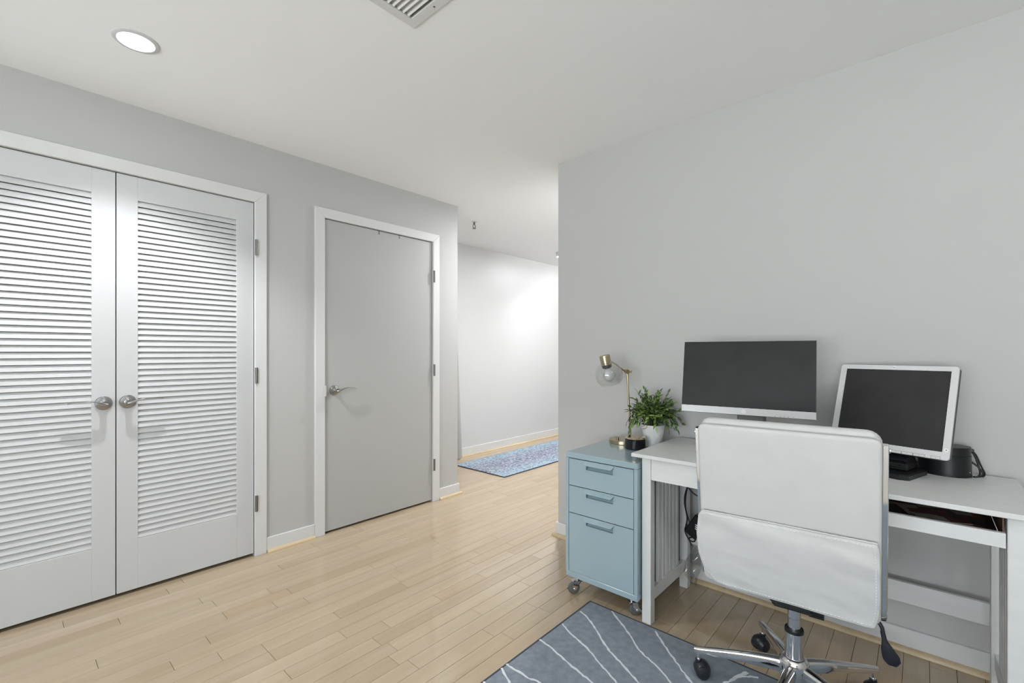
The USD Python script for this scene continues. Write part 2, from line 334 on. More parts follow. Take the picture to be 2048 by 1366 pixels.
def plank_mesh(a, b, y):
    x0, x1, y0, y1, c = a + GAP / 2, b - GAP / 2, y + GAP / 2, y + PW - GAP / 2, .0007
    v = np.array([(x0, y0, -.009), (x1, y0, -.009), (x1, y1, -.009), (x0, y1, -.009), (x0, y0, -c), (x1, y0, -c), (x1, y1, -c), (x0, y1, -c), (x0 + c, y0 + c, 0), (x1 - c, y0 + c, 0), (x1 - c, y1 - c, 0), (x0 + c, y1 - c, 0)])
    q = [(0, 3, 2, 1), (8, 9, 10, 11)] + [(i, (i + 1) % 4, (i + 1) % 4 + 4, i + 4) for i in range(4)] + [(i + 4, (i + 1) % 4 + 4, (i + 1) % 4 + 8, i + 8) for i in range(4)]
    q = np.array(q); return trimesh.Trimesh(v, np.vstack([q[:, [0, 1, 2]], q[:, [0, 2, 3]]]), process=False)
planks.sort(key=lambda p: -p[0])
for s, a, b, y in planks[:300]: obj('plank', plank_mesh(a, b, y), PL[rng.choice([0, 1, 1, 2, 2, 3, 3, 4, 5, 6, 6])], floor)
obj('plank_field', cat_(*[plank_mesh(a, b, y) for s, a, b, y in planks[300:]]), M['planks'], floor, kind='stuff', label='remaining maple planks of the floor')

# baseboards with maple shoe moulding
def quarter(L, r=.019): return [(0, 0)] + [(r * math.cos(t), r * math.sin(t)) for t in np.linspace(0, PI / 2, 6)]
def shoe_x(x0, x1, y, s=-1):   # runs along x, on a wall face at y, sticking out by s
    return prism([(y + s * a, b) for a, b in quarter(1)], x0, x1, 'x')
def shoe_y(y0, y1, x, s=-1): return prism([(x + s * a, b) for a, b in quarter(1)], y0, y1, 'y')
BH, BT = .088, .013
bl = thing('baseboard_left', 'white baseboard with a maple shoe below the closet wall', None, kind='structure')
for a, b in ((CL1 + .064, D20 - .064), (D21 + .064, XL + BT)):
    obj('board', B(a, b, YL - BT, YL, 0.002, BH, .002), M['trim'], bl)
    obj('shoe_moulding', shoe_x(a + (.002 if a < 2 else .001), b + (-.002 if a < 2 else .019), YL - BT), M['shoe'], bl, smooth=30)
obj('board', B(XB, CL0 - .066, YL - BT, YL, 0.002, BH, .002), M['trim'], bl)
obj('board', B(XL, XL + BT, YL, YH, 0.002, BH, .002), M['trim'], bl)
br = thing('baseboard_right', 'white baseboard with a maple shoe below the desk wall', None, kind='structure')
obj('board', B(XR - BT, XR, YF, YN + BT, 0.002, BH, .002), M['trim'], br)
obj('board', B(XR, XE, YN, YN + BT, 0.002, BH, .002), M['trim'], br)
obj('shoe_moulding', shoe_y(YF, YN + BT + .019, XR - BT), M['shoe'], br, smooth=30)
obj('shoe_moulding', shoe_x(XR - BT, XE, YN + BT, 1), M['shoe'], br, smooth=30)
bh = thing('baseboard_hall', 'white baseboard with a maple shoe along the hall wall', None, kind='structure')
obj('board', B(XL, XE, YH - BT, YH, 0.002, .10, .002), M['trim'], bh)
obj('shoe_moulding', shoe_x(XL + .02, XE, YH - BT), M['shoe'], bh, smooth=30)

# ------------------------------------------------------------------ doors
CW, CT = .064, .018
def casing(parent, x0, x1, zt):
    y0, y1 = YL - CT, YL
    for poly in ([(x0 - CW, 0), (x0, 0), (x0, zt), (x0 - CW, zt + CW)], [(x1, 0), (x1 + CW, 0), (x1 + CW, zt + CW), (x1, zt)], [(x0 - CW, zt + CW), (x0, zt), (x1, zt), (x1 + CW, zt + CW)]):
        c = Polygon(poly).centroid; e = .0006
        inner = np.array(Polygon(poly).buffer(-.0022, join_style=2).exterior.coords)[:4]
        P = np.array(poly)
        # order the inset ring like the outer ring
        inner = np.array([min(inner, key=lambda q: np.hypot(*(q - p))) for p in P])
        v = [(p[0], y1, p[1]) for p in P] + [(p[0], y0 + .0022, p[1]) for p in P] + [(q[0], y0, q[1]) for q in inner]
        m = trimesh.convex.convex_hull(np.array(v)); obj('casing', m, M['trim'], parent)
    for poly in ([x0 - .001, x0 + .012], [x1 - .012, x1 + .001]):
        obj('jamb', B(poly[0], poly[1], YL - .004, YL + .12, 0, zt), M['trim'], parent) if False else None
def lever_parts(parent, x, z, s, yf):
    """satin lever handle at door face yf (facing -y); s = direction of the lever in x"""
    ros = lathe([(0, 0), (.033, 0), (.033, .004), (.030, .009), (.022, .012), (.0165, .013), (.0165, .020), (.0125, .022), (.0125, .058), (0, .058)], 32)
    ros.vertices = ros.vertices[:, [0, 2, 1]] * [1, -1, 1]; ros.apply_translation([x, yf, z])
    if ros.volume < 0: ros.faces = ros.faces[:, ::-1]
    h = obj('rosette', ros, M['steel'], parent, smooth=35)
    path = spline([(x - s * .009, yf - .058, z - .004), (x + s * .012, yf - .062, z + .002), (x + s * .045, yf - .068, z + .014), (x + s * .085, yf - .066, z + .0165), (x + s * .130, yf - .060, z + .010)], 22)
    t = np.linspace(0, 1, 22); wd = np.interp(t, [0, .08, .25, .6, 1], [.55, 1.0, 1.15, 1.0, .75]); th = np.interp(t, [0, .08, .3, .6, 1], [1.8, 2.6, 1.1, .7, .55])
    obj('lever', sweep(path, circ(.0032, 12, .0115), (0, 0, 1), np.stack([th, wd], 1)), M['steel'], parent, smooth=40)
def hinge(parent, x, z, s=1):
    m = cat_(cyl((x, YL - CT - .003, z - .046), (x, YL - CT - .003, z + .046), .0080, 12), *[cyl((x, YL - CT - .003, z + q), (x, YL - CT - .003, z + q + .0012), .0086, 12) for q in (-.028, -.009, .009, .028)],
             B(x - .005, x + .0005, YL - CT - .002, YL + .008, z - .045, z + .045))
    obj('hinge', m, M['hinge'], parent, smooth=35)
d1 = thing('door_1', 'pair of white louvred closet doors in a white casing', None, kind='structure')
casing(d1, CL0, CL1, DT)
DY = YL - .001
def leaf(x0, x1, o0, o1, hx, s, label):
    zb, zt, oz0, oz1 = .017, DT - .004, .265, 1.955
    y0, y1 = DY, DY + .035
    fr = cat_(B(x0, o0, y0, y1, zb, zt, .0012), B(o1, x1, y0, y1, zb, zt, .0012), B(o0 - .001, o1 + .001, y0 + .0002, y1, zb, oz0, .0012), B(o0 - .001, o1 + .001, y0 + .0002, y1, oz1, zt, .0012))
    lf = obj('door_leaf', fr, M['louvre'], d1, label=label)
    n, a = 58, math.radians(22)
    pitch = (oz1 - oz0) / n
    for i in range(n):
        zc = oz1 - pitch * (i + .5)
        # rounded-edge slat section in (y,z): lower edge out to the front
        L, t = .0272, .0027
        sec = [(-L / 2, -t), (-L / 2 - .0014, 0), (-L / 2, t), (L / 2, t), (L / 2 + .0014, 0), (L / 2, -t)]
        ca, sa = math.sin(a), math.cos(a)
        pts = [(y0 + .0085 + p * ca + q * sa, zc + p * sa - q * ca) for p, q in sec]
        obj('slat', prism(pts, o0 - .0008, o1 + .0008, 'x'), M['louvre'], lf)
    lever_parts(lf, hx, .953, s, y0)
    return lf
l1 = leaf(CL0 + .003, .3815, -.148, .295, .338, -1, 'left leaf of the louvred closet doors')
l2 = leaf(.3855, CL1 - .003, .468, .911, .428, 1, 'right leaf of the louvred closet doors')
for z in (1.81, 1.06, .31): hinge(d1, CL1 + .006, z)
d2 = thing('door_2', 'flat light grey slab door with a lever handle in a white casing', None, kind='structure')
casing(d2, D20, D21, DT)
slab = obj('door_leaf', B(D20 + .003, D21 - .003, DY, DY + .035, .014, DT - .004, .0012), M['slab'], d2)
lever_parts(slab, 1.495, .942, 1, DY)
for z in (1.80, 1.052, .295): hinge(d2, D21 + .006, z)
sp = [(0, 0)] + [(-.004 - .010 * math.sin(t), 0) for t in (0,)]
lip = prism([(-.006, -.032), (.003, -.036), (.006, -.03), (.007, 0), (.006, .03), (.003, .036), (-.006, .032)], YL - .022, YL - .0185, 'y'); lip.apply_translation([D20, 0, .942])
obj('strike_plate', lip, M['outlet'], d2)
for x, lab in ((1.836, 'left'), (2.008, 'right')):
    hk = thing('over_door_hook', f'{lab} one of two small grey straps hooked over the slab door top', 'hook', (x, DY, DT - .004), group=None)
    obj('strap', cat_(B(-.0045, .0045, -.0016, -.0001, -.026, .0018), B(-.0045, .0045, -.0016, .036, .0002, .0018)), M['hinge'], hk)

# ------------------------------------------------------------------ ceiling fixtures
def downlight(label, loc, m, group=None):
    t = thing('downlight', label, 'ceiling light', loc, group=group)
    obj('trim_ring', lathe([(.058, -.0015), (.060, -.0055), (.072, -.0045), (.0765, -.001), (.0765, 0), (.058, 0)], 48), M['louvre'], t, smooth=40)
    obj('lens', lathe([(0, -.0028), (.050, -.0026), (.0585, -.0012), (.0585, -.0002), (0, -.0002)], 40), m, t, smooth=40)
    return t
dl = downlight('round white recessed light glowing in the ceiling before the louvred doors', (.364, 2.316, H), M['lamp_on'])
bm = UsdLux.SphereLight.Define(stage, str(dl.GetPath()) + '/beam')       # the lamp's optics: a beam about 50 degrees off the vertical
bm.CreateRadiusAttr(.03); bm.CreateIntensityAttr(SPOT); bm.CreateColorAttr(Gf.Vec3f(.955, .985, 1.0)); bm.AddTranslateOp().Set(Gf.Vec3d(0, 0, -.038))
shp = UsdLux.ShapingAPI.Apply(bm.GetPrim()); shp.CreateShapingConeAngleAttr(58.0); shp.CreateShapingConeSoftnessAttr(.55)
def drum(label, loc, m):  # drum lights are all out of view, placed to brighten the ceilings
    t = thing('unseen_drum_light', label, 'ceiling light', loc)
    obj('diffuser', lathe([(0, -.075), (.105, -.075), (.118, -.066), (.120, -.055), (.120, -.012), (0, -.012)], 48), m, t, smooth=40)
    obj('ceiling_plate', lathe([(0, -.012), (.126, -.012), (.128, -.009), (.128, 0), (0, 0)], 48), M['louvre'], t, smooth=40)
    return t
drum('unseen drum light behind the viewpoint, placed to brighten the ceiling', (.85, -.95, H), M['lamp_on_2'])
downlight('unseen round recessed light placed to brighten the hall near the passage', (3.35, 2.3, H), emit('unseen_hall_lens_2', (0.965, 0.985, 1.0), HALL2))  # out of view; placed to light the near part of the hall
drum('unseen drum light placed over the end of the runner to brighten the hall', (5.2, 3.0, H), M['unseen_hall_on'])
drum('unseen drum light placed far down the hall to brighten it', (6.6, 2.8, H), M['unseen_hall_on'])
# a deep can close to the hall wall, whose rim cuts a scallop of light on the wall
can = thing('can_light', 'deep can light in the hall ceiling close to the white wall', 'ceiling light', (4.63, 3.335, H))
obj('lens', lathe([(0, -.001), (.035, -.001), (.035, 0), (0, 0)], 24), emit('can_lens', (.97, .985, 1), 460.0), can)
obj('can_body', lathe([(.05, 0), (.05, -.055), (.056, -.055), (.056, 0)], 32), M['louvre'], can, smooth=40)
v = thing('ceiling_vent', 'white square air vent with long slats set in the ceiling', 'vent', (V1, W1, H))
VW, VD, fr = V1 - V0, W1 - W0, .034
ring = Polygon([(-VW - fr, -VD - fr), (fr, -VD - fr), (fr, fr), (-VW - fr, fr)], [[(-VW, -VD), (0, -VD), (0, 0), (-VW, 0)]])
obj('frame', prism(ring, -.005, 0), M['trim'], v)
g = .0015
duct = cat_(B(-VW + .0005, -VW + g, -VD + g, -g, 0, .14), B(-g, -.0005, -VD + g, -g, 0, .14), B(-VW + g, -g, -VD + .0005, -VD + g, 0, .14), B(-VW + g, -g, -g, -.0005, 0, .14), B(-VW, 0, -VD, 0, .14, .15))
obj('duct', duct, mat('duct_metal', (.55, .55, .54), .6), v)
n = int(VW / .0212)
for i in range(n):
    xc = -.016 - i * .0212
    obj('slat', prism([(xc - .0012, -.0035), (xc + .0012, -.0045), (xc + .0016, -.002), (xc - .0145, .0165), (xc - .0160, .0160)], -VD + .002, -.002, 'y'), M['trim'], v)
obj('screw', lathe([(0, -.0065), (.003, -.0062), (.0042, -.005), (0, -.005)], 12, at=(fr / 2, -.11, 0)), M['hinge'], v)
sk = thing('sprinkler', 'small chrome fire sprinkler head in the hall ceiling', 'sprinkler', (3.0, 3.16, H))
obj('escutcheon', lathe([(0, -.004), (.014, -.004), (.026, -.0015), (.026, 0), (0, 0)], 24), M['trim'], sk, smooth=40)
obj('head', cat_(cyl((0, 0, -.03), (0, 0, -.005), .009), tube(spline([(.009, 0, -.028), (.017, 0, -.04), (.004, 0, -.058)], 8), .003), tube(spline([(-.009, 0, -.028), (-.017, 0, -.04), (-.004, 0, -.058)], 8), .003), lathe([(0, -.064), (.018, -.064), (.018, -.062), (0, -.060)], 16)), M['hinge'], sk, smooth=40)

# ------------------------------------------------------------------ hall objects
hr = thing('hall_runner', 'blue patterned runner rug on the hall floor', 'rug', (3.21, 2.965, 0))
obj('pile', B(.004, 2.66, .004, .706, 0.001, .009, .002), M['runner'], hr)
edge = Polygon([(0, 0), (2.664, 0), (2.664, .71), (0, .71)], [[(.004, .004), (2.660, .004), (2.660, .706), (.004, .706)]])
obj('binding', prism(edge, .0005, .0085), M['rug_edge'], hr)
ct = thing('curtain', 'grey cloth panel hanging in the hall, peeking past the end of the closet wall', 'curtain', (0, 0, 0))
def cfun():
    xs, zs = np.linspace(0, 1, 25), np.linspace(0, 1, 24); V = []
    for b in zs:
        z = .015 + 1.66 * b; wdt = .46 + .0 * b; off = .075 * max(0, 1 - b / .8)
        for a in xs: V.append((2.93 + (wdt + off) * a, 3.835 + .012 * math.sin(a * 26) * (1 - .3 * b), z))
    V = np.array(V); F = [(j * 25 + i, j * 25 + i + 1, (j + 1) * 25 + i + 1, (j + 1) * 25 + i) for j in range(23) for i in range(24)]
    F = np.array(F); n = len(V); back = V + [0, .006, 0]
    q = np.vstack([F, F[:, ::-1] + n]); e = []
    for j in range(23): e += [(j * 25, (j + 1) * 25, (j + 1) * 25 + n, j * 25 + n), (j * 25 + 24, j * 25 + 24 + n, (j + 1) * 25 + 24 + n, (j + 1) * 25 + 24)]
    q = np.vstack([q, e]); return trimesh.Trimesh(np.vstack([V, back]), np.vstack([q[:, [0, 1, 2]], q[:, [0, 2, 3]]]), process=False)
obj('cloth', cfun(), M['curtain'], ct, smooth=50)
obj('rod', cat_(cyl((2.86, 3.838, 1.68), (3.37, 3.838, 1.68), .008, 12), cyl((2.9, 3.838, 1.68), (2.9, 3.91, 1.68), .006, 10), cyl((3.36, 3.838, 1.68), (3.36, 3.91, 1.68), .006, 10)), M['steel'], ct, smooth=40)

# ------------------------------------------------------------------ grey rug
RX1, RY1, RX0, RY0, RZ = 1.893, 1.190, .30, -1.12, .0065
rg = thing('area_rug', 'slate grey rug with wavy white lines under the office chair', 'rug', (RX0, RY0, 0))
obj('pile', B(.006, RX1 - RX0 - .006, .006, RY1 - RY0 - .006, .0008, RZ, .003), M['rug'], rg)
edge = Polygon([(0, 0), (RX1 - RX0, 0), (RX1 - RX0, RY1 - RY0), (0, RY1 - RY0)], [[(.007, .007), (RX1 - RX0 - .007, .007), (RX1 - RX0 - .007, RY1 - RY0 - .007), (.007, RY1 - RY0 - .007)]])
obj('binding', prism(edge, .0005, RZ - .001), M['rug_edge'], rg)
lines = [([(1.882, 1.065), (1.815, .974), (1.751, .893), (1.71, .847), (1.679, .783), (1.654, .731), (1.631, .698), (1.609, .67)], .007),
 ([(1.783, 1.172), (1.758, 1.113), (1.716, 1.053), (1.662, .985), (1.62, .921), (1.589, .859), (1.563, .809), (1.534, .754)], .007),
 ([(1.65, 1.176), (1.606, 1.085), (1.577, 1.002), (1.536, .924), (1.506, .862), (1.481, .812)], .007),
 ([(1.496, 1.183), (1.487, 1.125), (1.467, 1.052), (1.449, .979), (1.435, .918), (1.424, .877)], .007),
 ([(1.298, 1.183), (1.291, 1.156), (1.295, 1.115), (1.293, 1.065), (1.302, 1.038), (1.3, 1.016)], .007),
 ([(1.266, 1.183), (1.249, 1.155), (1.238, 1.127), (1.223, 1.101)], .007), ([(1.17, 1.183), (1.166, 1.17), (1.161, 1.15)], .007),
 ([(1.869, .851), (1.808, .786), (1.739, .709), (1.697, .659), (1.66, .613)], .007),
 ([(1.857, .488), (1.829, .498), (1.806, .507), (1.776, .517), (1.752, .527), (1.732, .532)], .012), ([(1.805, .508), (1.827, .487), (1.844, .468), (1.855, .449)], .006)]
lr = np.random.default_rng(5)
for li, (pts, wd) in enumerate(lines):
    P = np.array(pts); d = P[-1] - P[-3]; d /= np.linalg.norm(d)
    more = .5 if len(P) > 4 and wd == .007 else (.3 if wd == .007 else .0)
    if more: P = np.vstack([P, [P[-1] + d * more * q + np.array([-d[1], d[0]]) * .015 * math.sin(q * 5) for q in (.35, .7, 1)]])
    if wd == .012: P = np.vstack([P, [P[-1] + np.array((-.12, .03)), P[-1] + np.array((-.22, .03))]])
    P = P[(P[:, 0] > RX0 + .02) & (P[:, 1] > RY0 + .02)]
    L = np.linalg.norm(P[-1] - P[0]); n = max(12, int(L / .012))
    c = spline(P, n) - [RX0, RY0]; T = np.gradient(c, axis=0); T /= np.linalg.norm(T, axis=1)[:, None]; N = np.stack([-T[:, 1], T[:, 0]], 1)
    hw = wd / 2 * (1 + .25 * lr.standard_normal(n))[:, None]; c = c + N * (.0011 * lr.standard_normal(n))[:, None]
    l_, r_ = c + N * hw, c - N * hw; z0, z1 = RZ - .002, RZ + .0010 + .00007 * li
    V = np.vstack([np.c_[l_, np.full(n, z1)], np.c_[r_, np.full(n, z1)], np.c_[l_, np.full(n, z0)], np.c_[r_, np.full(n, z0)]]); F = []
    for i in range(n - 1):
        for a, b in ((0, 1), (1, 3), (3, 2), (2, 0)): F.append((a * n + i, b * n + i, b * n + i + 1, a * n + i + 1))
    F += [(0, 2 * n, 3 * n, n), (n - 1, 2 * n - 1, 4 * n - 1, 3 * n - 1)]
    F = np.array(F); obj('woven_line', trimesh.Trimesh(V, np.vstack([F[:, [0, 1, 2]], F[:, [0, 2, 3]]]), process=False), M['rug_line'], rg)

# ------------------------------------------------------------------ filing cabinet
CX, CYR, CYL, CB, CTOP, CD = 1.876, .936, 1.319, .094, .705, .49
fc = thing('filing_cabinet', 'glossy blue steel filing cabinet with three drawers on casters', 'filing cabinet', (CX, CYR, 0))
Wc = CYL - CYR; t = .017
shell = cat_(B(.0, CD, 0, t, CB + .0265, CTOP - .0265), B(.0, CD, Wc - t, Wc, CB + .0265, CTOP - .0265), B(0, CD, 0, Wc, CTOP - .027, CTOP, .0025), B(.0, CD, 0, Wc, CB, CB + .027, .0025), B(CD - .01, CD - .0005, t, Wc - t, CB + .027, CTOP - .027))
obj('body', shell, M['blue'], fc)
for z0, z1 in ((.546, .676), (.412, .543), (.123, .409)):
    y0, y1 = t + .0025, Wc - t - .0025; yc, hw = (y0 + y1) / 2 + .002, .082
    hz1 = z1 - .008
    # front plate with a trapezoid opening at the top for the pull
    hole = Polygon([(yc - hw, z1 + .01), (yc - hw, z1 - .004), (yc - hw + .014, z1 - .040), (yc + hw - .014, z1 - .040), (yc + hw, z1 - .004), (yc + hw, z1 + .01)])
    hole = Polygon([(yc - hw + .010, z1 - .016), (yc + hw - .010, z1 - .016), (yc + hw - .010, z1 - .043), (yc - hw + .010, z1 - .043)])
    plate = sbox(y0, z0, y1, z1).difference(hole)
    dr = obj('drawer', cat_(prism(plate, .0005, .012, 'x'), B(.012, CD - .02, y0 + .004, y1 - .004, z0 + .004, z1 - .03)) if False else prism(plate, .0005, .012, 'x'), M['blue'], fc)
    # scooped pocket behind the opening
    a, b, zt, zb = yc - hw + .010, yc + hw - .010, z1 - .016, z1 - .043
    sc = [(.012, zb + .0), (.017, zb + .006), (.024, zb + .016), (.028, zt), (.031, zt), (.031, zb - .006), (.012, zb - .004)]
    pocket = cat_(prism([(x, z) for x, z in sc], a - .003, b + .003, 'y'), B(.0115, .031, a - .005, a, zb - .004, zt + .002), B(.0115, .031, b, b + .005, zb - .004, zt + .002), B(.0115, .031, a, b, zt, zt + .003))
    obj('pull_recess', pocket, M['blue'], dr)
    # folded lip: trapezoid flange that leans out over the opening
    top = [(yc - hw, z1 - .001), (yc + hw, z1 - .001)]; low = [(yc - hw + .011, z1 - .018), (yc + hw - .011, z1 - .018)]
    lipm = trimesh.convex.convex_hull(np.array([(.001, top[0][0], top[0][1]), (.001, top[1][0], top[1][1]), (-.022, low[0][0], low[0][1]), (-.022, low[1][0], low[1][1]), (.003, top[0][0], top[0][1] - .001), (.003, top[1][0], top[1][1] - .001), (-.020, low[0][0], low[0][1] - .0012), (-.020, low[1][0], low[1][1] - .0012), (.003, low[0][0], low[0][1] - .0005), (.003, low[1][0], low[1][1] - .0005)]))
    obj('pull', lipm, M['blue'], dr)
    obj('top_fold', B(-.0012, .003, y0, y1, z1 - .0028, z1, .0008), M['blue'], dr)
obj('drawer_shade_block', B(.032, CD - .012, t, Wc - t, CB + .03, CTOP - .03), M['dark'], fc)  # dark block in place of the shade behind the drawer fronts
def small_caster(x, y, ang):
    w_ = lathe([(0, -.011), (.015, -.011), (.0275, -.008), (.0295, -.004), (.0295, .004), (.0275, .008), (.015, .011), (0, .011)], 24, axis='y')
    w_.apply_translation([.020, 0, .0295])
    fork = cat_(cyl((0, 0, .068), (0, 0, CB), .010, 12), B(-.018, .030, -.017, .017, .062, .067, .002))
    side = [(-.014, .066), (.020, .066), (.030, .036), (.024, .022), (.014, .024)]
    fork = cat_(fork, prism(side, -.0165, -.0135, 'y'), prism(side, .0135, .0165, 'y'), cyl((.020, -.019, .0295), (.020, .019, .0295), .005, 10), prism([(-.012, .060), (.012, .052), (.050, .020), (.044, .014)], -.0195, -.0170, 'y'))
    R = trimesh.transformations.rotation_matrix(ang, [0, 0, 1]); 
    for m in (w_, fork): m.apply_transform(R); m.apply_translation([x, y, 0])
    c = obj('caster', fork, M['chrome'], fc, smooth=35); obj('wheel', w_, M['rubber'], c, smooth=35)
for x, y, a in ((.045, Wc - .04, 2.5), (.045, .05, -.6), (CD - .05, Wc - .04, 1.0), (CD - .05, .05, 2.0)): small_caster(x, y, a)

# ------------------------------------------------------------------ desk
DX0, DX1, DYR, DYL, DZ = 1.886, 2.408, -.250, .972, .747
dk = thing('desk', 'white wooden desk with slatted sides against the grey wall', 'desk', (DX0, DYR, 0))
def D(x0, x1, y0, y1, z0, z1, c=.0015): return B(x0 - DX0, x1 - DX0, y0 - DYR, y1 - DYR, z0, z1, c)
obj('tabletop', D(DX0, DX1, DYR, DYL, DZ - .016, DZ, .002), M['desk'], dk)
LG = .041
for y0 in (.888, -.220):
    for x0 in (1.905, 2.325): obj('leg', D(x0, x0 + LG, y0, y0 + LG, 0, DZ - .0161), M['desk'], dk)
    obj('side_rail', D(1.946, 2.325, y0 + .009, y0 + .032, .088, .143), M['desk'], dk)
    obj('side_rail', D(1.946, 2.325, y0 + .009, y0 + .032, .655, DZ - .0161), M['desk'], dk)
    xs = [2.014 + .0412 * i for i in range(6)]
    for i, x in enumerate(xs): obj('slat', D(x, x + .0285, y0 + .013, y0 + .028, .143, .655), M['desk'], dk)
obj('back_rail', D(2.362, 2.38, -.179, .888, .217, .297), M['desk'], dk)
obj('back_panel', D(2.352, 2.364, -.179, .888, .633, DZ - .0161), M['desk'], dk)
YD = .36
fz0, fz1 = .637, DZ - .0185
dr = obj('drawer', cat_(D(1.906, 1.924, YD + .003, .8865, fz0, fz1, .001), D(1.924, 2.34, YD + .012, .878, fz0 + .004, fz0 + .012), D(1.924, 2.34, YD + .012, YD + .024, fz0 + .012, fz1 - .008), D(1.924, 2.34, .866, .878, fz0 + .012, fz1 - .008)), M['desk'], dk)
obj('divider', D(1.925, 2.35, YD - .01, YD + .002, fz0 + .002, fz1 + .0015), M['desk'], dk)
obj('tray', cat_(D(1.906, 1.924, -.1765, YD - .012, fz0 + .003, .6825, .001), D(1.924, 2.345, -.170, YD - .02, fz0 + .006, fz0 + .014)), M['desk'], dk, label='open pull-out tray with a low white front')
obj('tray_lining', cat_(D(1.925, 2.343, -.1695, YD - .021, fz0 + .0141, fz0 + .016, 0), D(2.34, 2.346, -.17, YD - .021, fz0 + .016, fz1 - .01, 0), D(1.93, 2.34, -.1745, -.1715, fz0 + .016, fz1 - .004, 0), D(1.93, 2.34, YD - .018, YD - .015, fz0 + .016, fz1 - .004, 0), D(1.93, 2.34, -.172, YD - .015, DZ - .0185, DZ - .0163, 0)), M['brown'], dk, label='dark brown lining of the open tray')
# magazines lying in the tray
def magazine(loc, rot, w, h, th, label):
    m = thing('magazine', label, 'magazine', loc, rot, 'papers in the desk tray')
    obj('cover', cat_(B(-w / 2, w / 2, -h / 2, h / 2, th - .0005, th), B(-w / 2, w / 2, -h / 2, h / 2, 0, .0005), B(-w / 2, w / 2, -h / 2 - .0008, -h / 2, 0, th)), M['print'], m)
    obj('pages', B(-w / 2 + .001, w / 2 - .001, -h / 2 + .0001, h / 2 - .001, .0006, th - .0006), M['paper'], m)
tz = fz0 + .0165
magazine((2.06, -.060, tz), 6, .205, .18, .007, 'magazine lying at the right end of the open desk tray')
magazine((2.05, .15, tz), -8, .20, .20, .009, 'magazine in the middle of the open desk tray')
magazine((2.07, -.02, tz + .0072), 22, .17, .14, .004, 'small leaflet on top of the right magazine in the desk tray')

# ------------------------------------------------------------------ monitors
def mframe(yaw, tilt):
    n = np.array([-math.cos(yaw), -math.sin(yaw), 0]); u = np.array([math.sin(yaw), -math.cos(yaw), 0]); z = np.array([0, 0, 1.])
    return u, z * math.cos(tilt) - n * math.sin(tilt), n * math.cos(tilt) + z * math.sin(tilt)
class Frame:
    def __init__(s, o, base, yaw, tilt): s.o = np.array(o) - np.array(base); s.u, s.v, s.n = mframe(yaw, tilt)
    def p(s, a, b, d): return s.o + s.u * a + s.v * b + s.n * d
    def t(s, m):
        """mesh made in (a,b,d) coordinates -> 3D (a right-handed map)"""
        v = np.array(m.vertices); m = trimesh.Trimesh(s.o + v[:, :1] * s.u + v[:, 1:2] * s.v + v[:, 2:] * s.n, m.faces, process=False)
        if m.volume < 0: m.faces = m.faces[:, ::-1]
        return m
def logo(F, parent, a, b, d, r, disc_m, text_m):
    lg = obj('logo', F.t(lathe([(0, 0), (r, 0), (r, .0006), (0, .0006)], 24, at=(a, b, d))), disc_m, parent, smooth=30)
    tx = meshkit.text_mesh('hp', r * 1.0, .0004, bold=False); c = tx.bounds.mean(0); tx.apply_translation([-c[0], -c[1], 0])
    sh = np.eye(4); sh[0, 1] = .22; tx.apply_transform(sh); tx.apply_translation([a, b, d + .0006])
    obj('logo_letters', F.t(tx), text_m, lg)
base1 = (2.155, .556, DZ)
m1 = thing('monitor', 'wide black screen monitor with a silver lower bezel behind the office chair', 'monitor', base1)
F = Frame((2.089, .556, 1.090), base1, .1315, .1931)
w, h = .25, .156
obj('housing', F.t(cat_(prism(rrect(.5, .312, .004), -.018, -.0005), prism(rrect(.36, .2, .03), -.040, -.018))), M['black'], m1)
obj('screen', F.t(cat_(prism(sbox(-.2475, -.1268, .2475, .1535), -.0005, .0006), )), M['screen'], m1)
ed = Polygon(rrect(.5, .312, .004)).difference(sbox(-.2476, -.13, .2476, .1536))
obj('bezel', F.t(prism(sbox(-.25, -.1268, -.2476, .154).union(sbox(.2476, -.1268, .25, .154)).union(sbox(-.25, .1536, .25, .156)).buffer(0), -.0004, .0016)), M['black'], m1)
bz = obj('lower_bezel', F.t(B(-.25, .25, -.156, -.127, -.004, .003, .001)), M['silver'], m1)
logo(F, bz, -.002, -.1415, .003, .0085, M['white_ink'], M['silver'])
for a in (.112, .131, .143, .158, .177): obj('button_mark', F.t(lathe([(0, 0), (.0014, 0), (.0014, .0003), (0, .0003)], 8, at=(a, -.152, .003))), M['ink'], bz)
obj('stand_neck', B(.015, .05, -.055, .055, .012, .30, .006), M['grey_plastic'], m1)
obj('stand_arm', F.t(B(-.045, .045, -.11, .02, -.066, -.038, .004)), M['grey_plastic'], m1)
bp = pad(rrect(.17, .22, .02, cx=.0, cy=0), .012, .004, lambda a, b, d: (a - .01, b, .006 + d), flat=.5)
obj('stand_base', bp, M['grey_plastic'], m1, smooth=30)

